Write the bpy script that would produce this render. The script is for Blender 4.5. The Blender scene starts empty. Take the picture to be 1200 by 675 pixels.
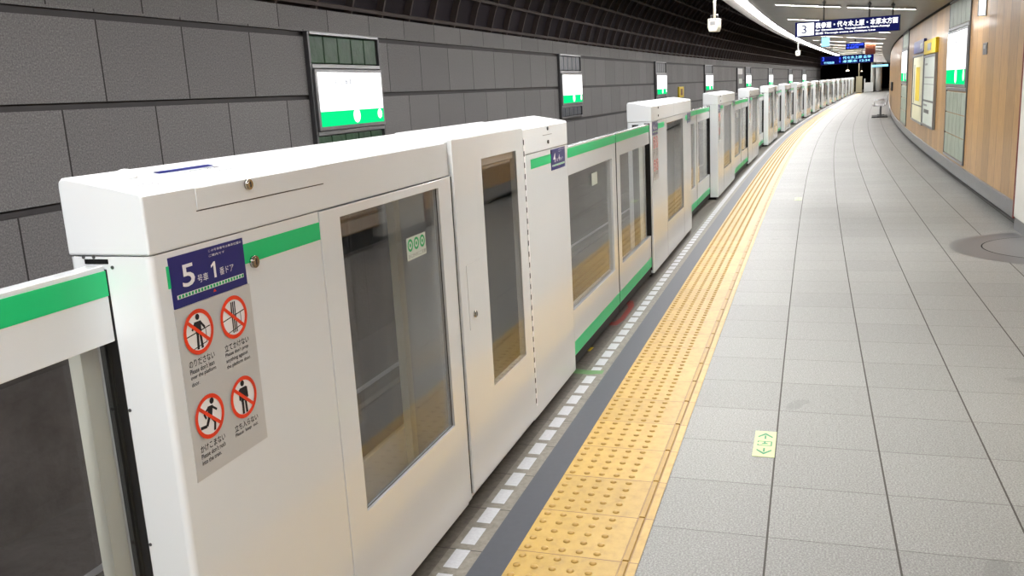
import bpy, bmesh, math, random
from mathutils import Vector, Matrix
random.seed(7)
SC = bpy.context.scene
COL = SC.collection
# ------------------------------------------------------------------ the platform curve
K0, K1 = .00081, .00008
DS = .1; S0 = -14.; N = int(134/DS)
def lerp_tab(x, xs, ys):
    if x <= xs[0]: return ys[0]
    for a in range(len(xs)-1):
        if x <= xs[a+1]:
            t = (x-xs[a])/(xs[a+1]-xs[a]); return ys[a]*(1-t)+ys[a+1]*t
    return ys[-1]
def kap(s):
    if s < 0: return K0
    if s < 25: return K0+K1*s
    return lerp_tab(s, [25, 42, 60, 80], [K0+K1*25, .0006, .0003, 0])
i0 = int(round(-S0/DS)); TH = [0.]*(N+1); XX = [0.]*(N+1); YY = [0.]*(N+1)
for i in range(i0, N):
    TH[i+1] = TH[i]+kap((i-i0+.5)*DS)*DS; m = (TH[i]+TH[i+1])/2
    XX[i+1] = XX[i]+math.sin(m)*DS; YY[i+1] = YY[i]+math.cos(m)*DS
for i in range(i0, 0, -1):
    TH[i-1] = TH[i]-K0*DS; m = (TH[i]+TH[i-1])/2
    XX[i-1] = XX[i]-math.sin(m)*DS; YY[i-1] = YY[i]-math.cos(m)*DS
def CU(s):
    t = (s-S0)/DS; i = int(min(max(t, 0), N-1)); f = t-i
    return XX[i]*(1-f)+XX[i+1]*f, YY[i]*(1-f)+YY[i+1]*f, TH[i]*(1-f)+TH[i+1]*f
def F(s, l, z):
    x, y, th = CU(s)
    return Vector((x+l*math.cos(th), y-l*math.sin(th), z))
def frange(a, b, d):
    n = max(1, int(math.ceil((b-a)/d-1e-6)))
    return [a+(b-a)*k/n for k in range(n+1)]

# ------------------------------------------------------------------ materials
def lin(c):
    c = c/255.
    return c/12.92 if c <= .04045 else ((c+.055)/1.055)**2.4
def rgb(r, g, b): return (lin(r), lin(g), lin(b), 1)
class NT:
    def __init__(s, name):
        s.m = bpy.data.materials.new(name); s.m.use_nodes = True
        s.t = s.m.node_tree; s.t.nodes.clear(); s.out = s.n('ShaderNodeOutputMaterial')
    def n(s, typ, **kw):
        o = s.t.nodes.new(typ)
        for k, v in kw.items():
            if k.startswith('i_'):
                key = k[2:]; key = int(key) if key.isdigit() else key.replace('_', ' ')
                if isinstance(v, bpy.types.NodeSocket): s.t.links.new(v, o.inputs[key])
                else: o.inputs[key].default_value = v
            else: setattr(o, k, v)
        return o
    def math(s, op, a, b=None, c=None):
        o = s.t.nodes.new('ShaderNodeMath'); o.operation = op
        for i, v in enumerate((a, b, c)):
            if v is None: continue
            if isinstance(v, bpy.types.NodeSocket): s.t.links.new(v, o.inputs[i])
            else: o.inputs[i].default_value = v
        return o.outputs[0]
    def mix(s, f, a, b):
        o = s.t.nodes.new('ShaderNodeMix'); o.data_type = 'RGBA'
        for k, v in ((0, f), (6, a), (7, b)):
            if isinstance(v, bpy.types.NodeSocket): s.t.links.new(v, o.inputs[k])
            else: o.inputs[k].default_value = v
        return o.outputs[2]
    def noise(s, vec, scale, detail=3, rough=.5):
        o = s.n('ShaderNodeTexNoise'); o.inputs['Scale'].default_value = scale
        o.inputs['Detail'].default_value = detail; o.inputs['Roughness'].default_value = rough
        if vec is not None: s.t.links.new(vec, o.inputs['Vector'])
        return o.outputs[0]
    def ramp(s, f, stops):
        o = s.n('ShaderNodeValToRGB'); s.t.links.new(f, o.inputs[0]); e = o.color_ramp.elements
        while len(e) < len(stops): e.new(.5)
        for k, (p, c) in enumerate(stops): e[k].position = p; e[k].color = c
        return o.outputs[0]
    def bump(s, h, st=.2, d=.01):
        o = s.n('ShaderNodeBump'); o.inputs['Strength'].default_value = st; o.inputs['Distance'].default_value = d
        s.t.links.new(h, o.inputs['Height']); return o.outputs[0]
    def bsdf(s, col, rough=.5, metal=0, spec=.5, normal=None, coat=0, coatr=.05):
        o = s.n('ShaderNodeBsdfPrincipled')
        for k, v in (('Base Color', col), ('Roughness', rough), ('Metallic', metal), ('Specular IOR Level', spec),
                     ('Coat Weight', coat), ('Coat Roughness', coatr), ('Normal', normal)):
            if v is None: continue
            if isinstance(v, bpy.types.NodeSocket): s.t.links.new(v, o.inputs[k])
            else: o.inputs[k].default_value = v
        s.t.links.new(o.outputs[0], s.out.inputs[0]); return o
M = {}
def simple(name, col, rough=.5, metal=0, spec=.5, var=.04, scale=6, coat=0, coatr=.05):
    t = NT(name); tc = t.n('ShaderNodeTexCoord').outputs['Object']
    nz = t.noise(tc, scale, 4)
    dark = tuple(c*(1-var*2) for c in col[:3])+(1,); lite = tuple(min(1, c*(1+var)) for c in col[:3])+(1,)
    t.bsdf(t.mix(nz, dark, lite), rough, metal, spec, None, coat, coatr); M[name] = t.m; return t.m
def emis(name, col, st):
    t = NT(name); e = t.n('ShaderNodeEmission', i_Color=col, i_Strength=st)
    t.t.links.new(e.outputs[0], t.out.inputs[0]); M[name] = t.m
simple('white_paint', rgb(228, 232, 235), .16, 0, .5, .012, 2, .5, .03)
simple('cover_paint', rgb(227, 231, 234), .3, 0, .45, .012, 2, .15, .12)
simple('green_film', rgb(22, 198, 122), .35, 0, .4, .03)
simple('bright_green', rgb(18, 175, 100), .4)
simple('navy_film', rgb(36, 40, 112), .3, 0, .4, .03)
simple('white_ink', rgb(238, 238, 240), .4, 0, .3, .01)
simple('film_grey', rgb(194, 195, 195), .35, 0, .4, .01)
simple('red_ink', rgb(232, 62, 24), .4, 0, .4, .02)
simple('black_ink', rgb(28, 27, 34), .5, 0, .3, .02)
simple('grey_ink', rgb(150, 150, 150), .5, 0, .3, .02)
simple('chrome', rgb(190, 185, 178), .18, 1, .5, .02)
simple('steel', rgb(140, 140, 142), .38, .8, .5, .06, 12)
simple('alu_dark', rgb(92, 92, 94), .42, .6, .5, .05, 9)
simple('rubber', rgb(36, 36, 37), .6, 0, .3, .05)
simple('dark_gap', rgb(14, 14, 15), .8, 0, .2, .05)
simple('post_paint', rgb(232, 234, 222), .45, 0, .4, .03)
simple('beige_paint', rgb(176, 168, 140), .5, 0, .4, .04)
simple('cream_plastic', rgb(225, 220, 205), .45, 0, .4, .03)
simple('yellow_paint', rgb(226, 196, 40), .5, 0, .4, .05)
simple('orange_paint', rgb(120, 66, 40), .5, 0, .4, .05)
simple('slate', rgb(48, 52, 61), .48, 0, .45, .1, 40)
simple('door_white', rgb(214, 212, 205), .35, 0, .45, .02)
simple('paper', rgb(206, 214, 206), .35, 0, .4, .04, 3)
simple('map_paper', rgb(226, 222, 190), .35, 0, .4, .06, 5)
simple('rail_steel', rgb(120, 112, 105), .4, .8, .5, .1, 8)
simple('rail_head', rgb(235, 235, 240), .42, .9, .5, .02, 8)
simple('tunnel_dark', rgb(48, 42, 48), .8, 0, .2, .25, 1.5)
simple('rib_brown', rgb(82, 72, 70), .65, 0, .3, .2, 2.5)
simple('rim_grey', rgb(150, 146, 142), .5, 0, .4, .05)
simple('column_white', rgb(205, 206, 200), .4)
simple('seat_steel', rgb(178, 178, 180), .35, .7)
simple('disc_stone', rgb(98, 97, 98), .35, 0, .45, .12, 60)
simple('disc_ring', rgb(78, 77, 80), .35, 0, .45, .1, 60)
simple('lume', rgb(180, 194, 138), .45, 0, .4, .02)
simple('lume_green', rgb(38, 122, 82), .45, 0, .4, .02)
simple('slip_plate', rgb(176, 178, 182), .4, .1, .4, .12, 90)
simple('red_mark', rgb(128, 50, 42), .55, 0, .3, .15, 30)
simple('green_mark', rgb(88, 128, 78), .55, 0, .3, .2, 30)
emis('tube_light', (1, .985, .96, 1), 142)
emis('strip_glow', (1, .99, .98, 1), 40)
emis('sign_white', (1, 1, 1, 1), 1.5)
emis('sign_green', rgb(12, 205, 120), 1.15)
emis('sign_text', rgb(170, 172, 180), .9)
emis('led_blue', rgb(60, 90, 255), 1.6)
emis('led_cyan', rgb(140, 215, 255), 1.6)
emis('led_panel', rgb(22, 26, 110), .5)
emis('sign_navy', rgb(30, 34, 95), .6)
emis('sign_glyph', (1, 1, 1, 1), 1.8)
emis('spot_warm', (1, .85, .6, 1), 5)
def glass(name, tint, gloss=1.0):
    t = NT(name)
    tr = t.n('ShaderNodeBsdfTransparent', i_Color=tint)
    gl = t.n('ShaderNodeBsdfGlossy'); gl.inputs['Roughness'].default_value = .02; gl.inputs['Color'].default_value = (1, 1, 1, 1)
    fr = t.n('ShaderNodeFresnel'); geo = t.n('ShaderNodeNewGeometry')
    t.t.links.new(t.math('SUBTRACT', 1.5, t.math('MULTIPLY', geo.outputs['Backfacing'], 1.5-1/1.5)), fr.inputs['IOR'])
    f = t.math('MULTIPLY', fr.outputs[0], gloss)
    mx = t.n('ShaderNodeMixShader'); t.t.links.new(f, mx.inputs[0]); t.t.links.new(tr.outputs[0], mx.inputs[1]); t.t.links.new(gl.outputs[0], mx.inputs[2])
    t.t.links.new(mx.outputs[0], t.out.inputs[0]); M[name] = t.m
glass('clear_glass', (.86, .86, .855, 1), .8)
def glassblock(name, c1, c2):
    t = NT(name); tc = t.n('ShaderNodeTexCoord').outputs['Object']
    nz = t.noise(tc, 5, 3); b = t.noise(tc, 9, 2)
    t.bsdf(t.mix(nz, c1, c2), .42, 0, .3, t.bump(b, .4, .02)); M[name] = t.m
glassblock('block_green', rgb(24, 46, 32), rgb(58, 92, 64))
glassblock('block_grey', rgb(56, 60, 68), rgb(88, 92, 100))
glassblock('block_pale', rgb(120, 132, 118), rgb(170, 178, 164))

def mat_floor():
    t = NT('platform_stone'); uv = t.n('ShaderNodeUVMap').outputs[0]
    sp = t.n('ShaderNodeSeparateXYZ', i_Vector=uv); s, l = sp.outputs[0], sp.outputs[1]   # u=s, v=l
    W, H = .3939, .4002
    a = t.math('DIVIDE', t.math('SUBTRACT', l, .378), W); b = t.math('DIVIDE', t.math('SUBTRACT', s, 2.7813), H)
    fa = t.math('PINGPONG', a, .5); fb = t.math('PINGPONG', b, .5)
    ja = t.math('LESS_THAN', fa, .0085); jb = t.math('LESS_THAN', fb, .0042)
    # tile id tone
    cb = t.n('ShaderNodeCombineXYZ', i_0=t.math('FLOOR', a), i_1=t.math('FLOOR', b))
    wn = t.n('ShaderNodeTexWhiteNoise', i_Vector=cb.outputs[0]).outputs[0]
    fine = t.noise(uv, 150, 5, .85); mid = t.noise(uv, 34, 4, .6); big = t.noise(uv, 1.3, 3)
    c = t.ramp(fine, [(.3, rgb(72, 72, 71)), (.5, rgb(136, 136, 133)), (.68, rgb(190, 189, 184))])
    c = t.mix(t.math('MULTIPLY', mid, .35), c, rgb(128, 125, 120))
    tone = t.math('ADD', .66, t.math('ADD', t.math('MULTIPLY', wn, .1), t.math('MULTIPLY', big, .08)))
    c = t.n('ShaderNodeVectorMath', operation='SCALE', i_0=c, i_Scale=tone).outputs[0]
    spots = t.math('GREATER_THAN', t.noise(uv, 3.1, 2, .4), .735)
    c = t.mix(t.math('MULTIPLY', spots, .35), c, rgb(90, 90, 88))
    c = t.mix(ja, c, rgb(62, 58, 54)); c = t.mix(t.math('MULTIPLY', jb, .75), c, rgb(70, 66, 62))
    j = t.math('MAXIMUM', ja, jb)
    r = t.math('ADD', .36, t.math('MULTIPLY', mid, .18)); r = t.math('MAXIMUM', r, t.math('MULTIPLY', j, .8))
    bm = t.math('SUBTRACT', t.math('MULTIPLY', fine, .12), t.math('MULTIPLY', j, 1.))
    t.bsdf(c, r, 0, .4, t.bump(bm, .25, .002)); M['platform_stone'] = t.m
mat_floor()
def mat_tactile():
    t = NT('tactile_yellow'); uv = t.n('ShaderNodeUVMap').outputs[0]
    sp = t.n('ShaderNodeSeparateXYZ', i_Vector=uv); s, l = sp.outputs[0], sp.outputs[1]
    b = t.math('DIVIDE', t.math('SUBTRACT', s, 2.5157), .3); fb = t.math('PINGPONG', b, .5)
    jb = t.math('LESS_THAN', fb, .0075)
    wn = t.n('ShaderNodeTexWhiteNoise', noise_dimensions='1D', i_W=t.math('FLOOR', b)).outputs[0]
    n1 = t.noise(uv, 22, 5, .65); n2 = t.noise(uv, 150, 3, .7)
    c = t.ramp(n1, [(.25, rgb(170, 134, 62)), (.5, rgb(198, 161, 74)), (.8, rgb(208, 172, 88))])
    c = t.mix(t.math('MULTIPLY', n2, .2), c, rgb(188, 160, 96))
    c = t.n('ShaderNodeVectorMath', operation='SCALE', i_0=c, i_Scale=t.math('ADD', .64, t.math('MULTIPLY', wn, .1))).outputs[0]
    sc = t.math('GREATER_THAN', t.noise(uv, 6, 5, .7), .66)
    c = t.mix(t.math('MULTIPLY', sc, .35), c, rgb(176, 136, 70))
    bl = t.math('LESS_THAN', t.math('ABSOLUTE', t.math('SUBTRACT', t.math('ABSOLUTE', t.math('ADD', l, .0415)), .0135)), .0022)
    c = t.mix(t.math('MULTIPLY', bl, .6), c, rgb(110, 78, 40))
    c = t.mix(t.math('MULTIPLY', jb, .85), c, rgb(98, 64, 32))
    t.bsdf(c, .42, 0, .45, t.bump(n2, .1, .001)); M['tactile_yellow'] = t.m
    simple('dome_yellow', rgb(160, 128, 62), .45, 0, .4, .12, 30)
mat_tactile()
def mat_wall_left():
    t = NT('granite_slab'); uv = t.n('ShaderNodeUVMap').outputs[0]
    sp = t.n('ShaderNodeSeparateXYZ', i_Vector=uv); s, z = sp.outputs[0], sp.outputs[1]
    row = t.math('FLOOR', t.math('DIVIDE', t.math('SUBTRACT', z, .245), .655))
    off = t.math('MULTIPLY', t.math('MODULO', t.math('ABSOLUTE', row), 2.), .42)
    a = t.math('DIVIDE', t.math('ADD', t.math('SUBTRACT', s, 5.27), off), .915)
    ja = t.math('LESS_THAN', t.math('PINGPONG', a, .5), .0075)
    cb = t.n('ShaderNodeCombineXYZ', i_0=t.math('FLOOR', a), i_1=row)
    wn = t.n('ShaderNodeTexWhiteNoise', i_Vector=cb.outputs[0]).outputs[0]
    n1 = t.noise(uv, 85, 5, .8); n2 = t.noise(uv, 5, 4, .6); n3 = t.noise(uv, 22, 3, .6)
    c = t.ramp(n1, [(.3, rgb(68, 67, 68)), (.5, rgb(116, 114, 114)), (.72, rgb(166, 164, 162))])
    c = t.mix(t.math('MULTIPLY', n2, .5), c, rgb(110, 107, 107))
    c = t.n('ShaderNodeVectorMath', operation='SCALE', i_0=c, i_Scale=t.math('ADD', .9, t.math('MULTIPLY', wn, .18))).outputs[0]
    c = t.mix(ja, c, rgb(40, 36, 36))
    h = t.math('SUBTRACT', t.math('ADD', t.math('MULTIPLY', n1, .5), n3), ja)
    t.bsdf(c, .65, 0, .35, t.bump(h, .55, .006)); M['granite_slab'] = t.m
mat_wall_left()
def mat_wood():
    t = NT('wood_panel'); uv = t.n('ShaderNodeUVMap').outputs[0]
    sp = t.n('ShaderNodeSeparateXYZ', i_Vector=uv); s, z = sp.outputs[0], sp.outputs[1]
    a = t.math('DIVIDE', t.math('SUBTRACT', s, 9.28), .4); f = t.math('PINGPONG', a, .5)
    ja = t.math('LESS_THAN', f, .014)
    wn = t.n('ShaderNodeTexWhiteNoise', noise_dimensions='1D', i_W=t.math('FLOOR', a)).outputs[0]
    mp = t.n('ShaderNodeMapping', i_Vector=uv); mp.inputs['Scale'].default_value = (26, 1.6, 1)
    g = t.noise(mp.outputs[0], 3, 5, .6)
    c = t.ramp(g, [(.25, rgb(130, 94, 52)), (.5, rgb(168, 128, 74)), (.8, rgb(188, 150, 94))])
    c = t.n('ShaderNodeVectorMath', operation='SCALE', i_0=c, i_Scale=t.math('ADD', .76, t.math('MULTIPLY', wn, .32))).outputs[0]
    c = t.mix(ja, c, rgb(74, 54, 40))
    t.bsdf(c, .4, 0, .4, t.bump(t.math('SUBTRACT', g, ja), .15, .003), .16, .12); M['wood_panel'] = t.m
mat_wood()
def mat_ceiling():
    t = NT('ceiling_panel'); uv = t.n('ShaderNodeUVMap').outputs[0]
    sp = t.n('ShaderNodeSeparateXYZ', i_Vector=uv); s, l = sp.outputs[0], sp.outputs[1]
    ja = t.math('LESS_THAN', t.math('PINGPONG', t.math('DIVIDE', s, 2.), .5), .004)
    jb = t.math('LESS_THAN', t.math('PINGPONG', t.math('DIVIDE', l, .6), .5), .008)
    n = t.noise(uv, 1.6, 4, .6)
    c = t.mix(n, rgb(96, 93, 87), rgb(134, 130, 122))
    c = t.mix(t.math('MAXIMUM', ja, jb), c, rgb(88, 84, 80))
    t.bsdf(c, .32, .15, .5, t.bump(n, .2, .01)); M['ceiling_panel'] = t.m
mat_ceiling()
def mat_edge():
    t = NT('edge_block'); uv = t.n('ShaderNodeUVMap').outputs[0]
    sp = t.n('ShaderNodeSeparateXYZ', i_Vector=uv); s, l = sp.outputs[0], sp.outputs[1]
    jb = t.math('LESS_THAN', t.math('PINGPONG', t.math('DIVIDE', t.math('SUBTRACT', s, 2.785), .3), .5), .008)
    near = t.math('GREATER_THAN', l, -.628)
    n = t.noise(uv, 40, 5, .65); n2 = t.noise(uv, 4, 4, .6)
    c = t.ramp(n, [(.3, rgb(62, 57, 51)), (.7, rgb(98, 92, 84))])
    c2 = t.ramp(n, [(.3, rgb(116, 112, 102)), (.7, rgb(150, 146, 134))])
    c = t.mix(t.math('MULTIPLY', near, .55), c, c2)
    c = t.mix(t.math('MULTIPLY', n2, .4), c, rgb(84, 78, 70))
    c = t.mix(jb, c, rgb(46, 42, 38))
    t.bsdf(c, .55, 0, .4, t.bump(n, .2, .002)); M['edge_block'] = t.m
mat_edge()
def mat_bed():
    t = NT('track_concrete'); uv = t.n('ShaderNodeUVMap').outputs[0]
    n = t.noise(uv, 2.2, 6, .65); n2 = t.noise(uv, 18, 4, .6)
    c = t.ramp(n, [(.3, rgb(62, 56, 54)), (.7, rgb(98, 92, 90))])
    c = t.mix(t.math('MULTIPLY', n2, .5), c, rgb(58, 50, 48))
    t.bsdf(c, .8, 0, .3, t.bump(n2, .4, .02)); M['track_concrete'] = t.m
mat_bed()

# ------------------------------------------------------------------ mesh builder
_cache = {}
def glyphs(body):
    if body in _cache: return _cache[body]
    if body == '1':
        _cache[body] = ([(.5, 0), (.85, 0), (.85, 1), (.62, 1), (.12, .80), (.12, .66), (.5, .78)], [(0, 1, 2, 3, 6), (6, 3, 4, 5)]); return _cache[body]
    cu = bpy.data.curves.new('t', 'FONT'); cu.body = body; cu.size = 1; cu.resolution_u = 3; cu.offset = 0 if body in ('番ドア', '号車', 'この号車番号は乗車位置の', 'ご案内です') else .011
    ob = bpy.data.objects.new('t', cu); COL.objects.link(ob)
    bpy.context.view_layer.update()
    dg = bpy.context.evaluated_depsgraph_get(); me = bpy.data.meshes.new_from_object(ob.evaluated_get(dg))
    vs = [(v.co.x, v.co.y) for v in me.vertices]; fs = [tuple(p.vertices) for p in me.polygons]
    bpy.data.objects.remove(ob); bpy.data.curves.remove(cu); bpy.data.meshes.remove(me)
    if vs:
        x0 = min(v[0] for v in vs); x1 = max(v[0] for v in vs); y0 = min(v[1] for v in vs); y1 = max(v[1] for v in vs)
        vs = [((a-x0)/max(1e-6, x1-x0), (b-y0)/max(1e-6, y1-y0)) for a, b in vs]
    _cache[body] = (vs, fs); return _cache[body]
class MB:
    def __init__(s): s.v = []; s.f = []; s.m = []; s.uv = None; s.sm = []
    def add(s, vs, fs, mi=0, smooth=False):
        o = len(s.v); s.v += [tuple(v) for v in vs]
        for f in fs: s.f.append(tuple(i+o for i in f)); s.m.append(mi); s.sm.append(smooth)
    def box(s, x0, x1, y0, y1, z0, z1, mi=0):
        if x0 > x1: x0, x1 = x1, x0
        v = [(x0, y0, z0), (x1, y0, z0), (x1, y1, z0), (x0, y1, z0), (x0, y0, z1), (x1, y0, z1), (x1, y1, z1), (x0, y1, z1)]
        s.add(v, [(0, 3, 2, 1), (4, 5, 6, 7), (0, 1, 5, 4), (1, 2, 6, 5), (2, 3, 7, 6), (3, 0, 4, 7)], mi); return s
    def prism(s, poly, a, b, fn, mi=0, smooth=False):   # poly of 2D points, fn(p, t) -> 3D
        n = len(poly); v = [fn(p, a) for p in poly]+[fn(p, b) for p in poly]
        f = [(k, (k+1) % n, n+(k+1) % n, n+k) for k in range(n)]
        s.add(v, f, mi, smooth); s.add(v, [tuple(range(n))[::-1], tuple(range(n, 2*n))], mi); return s
    def cyl(s, p0, p1, r, n=16, mi=0, r1=None, smooth=True):
        p0 = Vector(p0); p1 = Vector(p1); d = (p1-p0).normalized(); r1 = r if r1 is None else r1
        u = d.orthogonal().normalized(); w = d.cross(u)
        a = [p0+(u*math.cos(t)+w*math.sin(t))*r for t in [2*math.pi*k/n for k in range(n)]]
        b = [p1+(u*math.cos(t)+w*math.sin(t))*r1 for t in [2*math.pi*k/n for k in range(n)]]
        s.add(a+b, [(k, (k+1) % n, n+(k+1) % n, n+k) for k in range(n)], mi, smooth)
        s.add(a, [tuple(range(n))[::-1]], mi); s.add(b, [tuple(range(n))], mi); return s
    def dome(s, c, r, h, n=16, k=5, mi=0):
        v = []; f = []
        for j in range(k):
            a = j/k*math.pi/2
            for i in range(n): v.append((c[0]+r*math.cos(a)*math.cos(2*math.pi*i/n), c[1]+r*math.cos(a)*math.sin(2*math.pi*i/n), c[2]+h*math.sin(a)))
        v.append((c[0], c[1], c[2]+h))
        for j in range(k-1):
            for i in range(n): f.append((j*n+i, j*n+(i+1) % n, (j+1)*n+(i+1) % n, (j+1)*n+i))
        for i in range(n): f.append(((k-1)*n+i, (k-1)*n+(i+1) % n, k*n))
        s.add(v, f, mi, True); return s
    def plate(s, ys, zs, holes, x0, x1, mi=0, fn=None):   # sheet in the y-z plane with rectangular holes
        fn = fn or (lambda x, y, z: (x, y, z))
        Y = sorted(set(list(ys)+[h[0] for h in holes]+[h[1] for h in holes])); Z = sorted(set(list(zs)+[h[2] for h in holes]+[h[3] for h in holes]))
        solid = {}
        for i in range(len(Y)-1):
            for j in range(len(Z)-1):
                cy = (Y[i]+Y[i+1])/2; cz = (Z[j]+Z[j+1])/2
                solid[i, j] = not any(h[0] < cy < h[1] and h[2] < cz < h[3] for h in holes)
        for (i, j), ok in solid.items():
            if not ok: continue
            a, b, c, d = Y[i], Y[i+1], Z[j], Z[j+1]
            s.add([fn(x1, a, c), fn(x1, b, c), fn(x1, b, d), fn(x1, a, d)], [(0, 1, 2, 3)], mi)
            s.add([fn(x0, a, c), fn(x0, b, c), fn(x0, b, d), fn(x0, a, d)], [(3, 2, 1, 0)], mi)
            for (di, dj, q) in ((-1, 0, ((a, c), (a, d))), (1, 0, ((b, d), (b, c))), (0, -1, ((b, c), (a, c))), (0, 1, ((a, d), (b, d)))):
                if not solid.get((i+di, j+dj), False):
                    s.add([fn(x0, *q[0]), fn(x1, *q[0]), fn(x1, *q[1]), fn(x0, *q[1])], [(0, 1, 2, 3)], mi)
        return s
    def text(s, body, a0, a1, b0, b1, fn, mi=0):   # glyphs stretched into a box; fn(a, b) -> 3D
        vs, fs = glyphs(body)
        s.add([fn(a0+(a1-a0)*x, b0+(b1-b0)*y) for x, y in vs], fs, mi); return s
    def poly(s, pts, fn, mi=0):
        s.add([fn(*p) for p in pts], [tuple(range(len(pts)))], mi); return s
    def disc(s, ca, cb, r, fn, mi=0, n=28, rb=None):
        rb = rb or r
        return s.poly([(ca+r*math.cos(2*math.pi*k/n), cb+rb*math.sin(2*math.pi*k/n)) for k in range(n)], fn, mi)
    def ring(s, ca, cb, r0, r1, fn, mi=0, n=28, k=1.):
        v = []; f = []
        for i in range(n):
            t = 2*math.pi*i/n; v += [fn(ca+r0*math.cos(t), cb+k*r0*math.sin(t)), fn(ca+r1*math.cos(t), cb+k*r1*math.sin(t))]
        for i in range(n): j = (i+1) % n; f.append((2*i, 2*i+1, 2*j+1, 2*j))
        s.add(v, f, mi); return s
    def line(s, p, q, w, fn, mi=0):
        dx, dy = q[0]-p[0], q[1]-p[1]; L = math.hypot(dx, dy); nx, ny = -dy/L*w/2, dx/L*w/2
        return s.poly([(p[0]+nx, p[1]+ny), (p[0]-nx, p[1]-ny), (q[0]-nx, q[1]-ny), (q[0]+nx, q[1]+ny)], fn, mi)
    def sweep(s, prof, s0, s1, ds, mi=0, closed=False, uvm=None, smooth=False, caps=True):
        ss = frange(s0, s1, ds); n = len(prof); o = len(s.v)
        if s.uv is None: s.uv = {}
        for a in ss:
            for p in prof: s.v.append(tuple(F(a, p[0], p[1])))
        m = n if closed else n-1
        for i in range(len(ss)-1):
            for k in range(m):
                k2 = (k+1) % n; mm = mi[k] if isinstance(mi, (list, tuple)) else mi
                s.uv[len(s.f)] = [(ss[i], uvm(prof[k])), (ss[i], uvm(prof[k2])), (ss[i+1], uvm(prof[k2])), (ss[i+1], uvm(prof[k]))] if uvm else None
                s.f.append((o+i*n+k, o+i*n+k2, o+(i+1)*n+k2, o+(i+1)*n+k)); s.m.append(mm); s.sm.append(smooth)
        if closed and caps:
            mm = mi[0] if isinstance(mi, (list, tuple)) else mi
            s.f.append(tuple(range(o, o+n))[::-1]); s.m.append(mm); s.sm.append(False)
            e = o+(len(ss)-1)*n; s.f.append(tuple(range(e, e+n))); s.m.append(mm); s.sm.append(False)
        return s
    def build(s, name, mats, parent=None, bevel=0, seg=2, label=None, recalc=True):
        me = bpy.data.meshes.new(name); me.from_pydata(s.v, [], s.f)
        if isinstance(mats, str): mats = [mats]
        for m in mats: me.materials.append(M[m])
        for i, p in enumerate(me.polygons): p.material_index = s.m[i]; p.use_smooth = s.sm[i]
        if s.uv:
            ul = me.uv_layers.new(name='UVMap')
            for i, p in enumerate(me.polygons):
                q = s.uv.get(i)
                if q:
                    for k, li in enumerate(p.loop_indices): ul.data[li].uv = q[k % len(q)]
        me.update()
        if recalc and not s.uv and name != 'body':
            bm = bmesh.new(); bm.from_mesh(me); bmesh.ops.remove_doubles(bm, verts=bm.verts, dist=1e-5)
            bmesh.ops.recalc_face_normals(bm, faces=bm.faces); bm.to_mesh(me); bm.free()
        ob = bpy.data.objects.new(name, me); COL.objects.link(ob)
        if parent is not None: ob.parent = parent
        if bevel:
            md = ob.modifiers.new('edge', 'BEVEL'); md.width = bevel; md.segments = seg; md.limit_method = 'ANGLE'; md.angle_limit = math.radians(40)
        if label: ob['label'] = label
        return ob
def tag(o, label, cat, group=None, kind=None):
    o['label'] = label; o['category'] = cat
    if group: o['group'] = group
    if kind: o['kind'] = kind
    return o
def struct(o, label=None):
    o['kind'] = 'structure'
    if label: o['label'] = label
    return o
def thing(name, label, cat, s, l, z=0, group=None, s_end=None, turn=0):
    o = bpy.data.objects.new(name, None); COL.objects.link(o); o.empty_display_size = .1
    o.location = F(s, l, z)
    if s_end is None: th = CU(s)[2]
    else:
        d = F(s_end, l, z)-F(s, l, z); th = math.atan2(d.x, d.y)
    o.rotation_euler = (0, 0, -th+turn)
    return tag(o, label, cat, group)
def copy_tree(o, parent=None):
    c = o.copy(); COL.objects.link(c); c.parent = parent
    for k in o.children: copy_tree(k, c)
    return c
def place(o, s, l, z=0, s_end=None, turn=0):
    o.location = F(s, l, z)
    if s_end is None: th = CU(s)[2]
    else:
        d = F(s_end, l, z)-F(s, l, z); th = math.atan2(d.x, d.y)
    o.rotation_euler = (0, 0, -th+turn)
ORD = ['first', 'second', 'third', 'fourth', 'fifth', 'sixth', 'seventh', 'eighth', 'ninth', 'tenth', 'eleventh', 'twelfth', 'thirteenth',
       'fourteenth', 'fifteenth', 'sixteenth', 'seventeenth', 'eighteenth', 'nineteenth', 'twentieth', 'twenty-first', 'twenty-second',
       'twenty-third', 'twenty-fourth', 'twenty-fifth', 'twenty-sixth']
SB, SE = -11., 92.    # near and far end of everything swept along the platform

# ------------------------------------------------------------------ setting
uz = lambda p: p[1]; ul_ = lambda p: p[0]
fl = MB().sweep([(2.42, 0), (1.6, 0), (.8, 0), (0, 0)], SB, SE, 1., uvm=ul_)
struct(fl.build('floor', 'platform_stone'), 'grey speckled stone tile platform floor')
sl = MB().sweep([(-.4, 0), (-.513, 0)], SB, SE, 1., uvm=ul_)
struct(sl.build('trim_1', 'slate'), 'dark slate band beside the yellow tactile strip')
# platform edge of concrete blocks with the pale anti-slip plates set in it
eb = MB().sweep([(-.513, 0), (-.66, 0), (-.87, 0), (-.87, -.12), (-.93, -.12), (-.93, -1.15)], SB, SE, 1., uvm=ul_)
s = 2.83-.1545*12
while s < 60:
    if s < 30 or True:
        a, b = F(s, -.603, .0012), F(s, -.552, .0012); c, d = F(s+.117, -.552, .0012), F(s+.117, -.603, .0012)
        eb.add([a, b, c, d], [(0, 1, 2, 3)], 1)
    s += .1545
edge = eb.build('trim_2', ['edge_block', 'slip_plate'], recalc=False)
struct(edge, 'brown concrete platform edge set with pale anti-slip plates')
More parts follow.
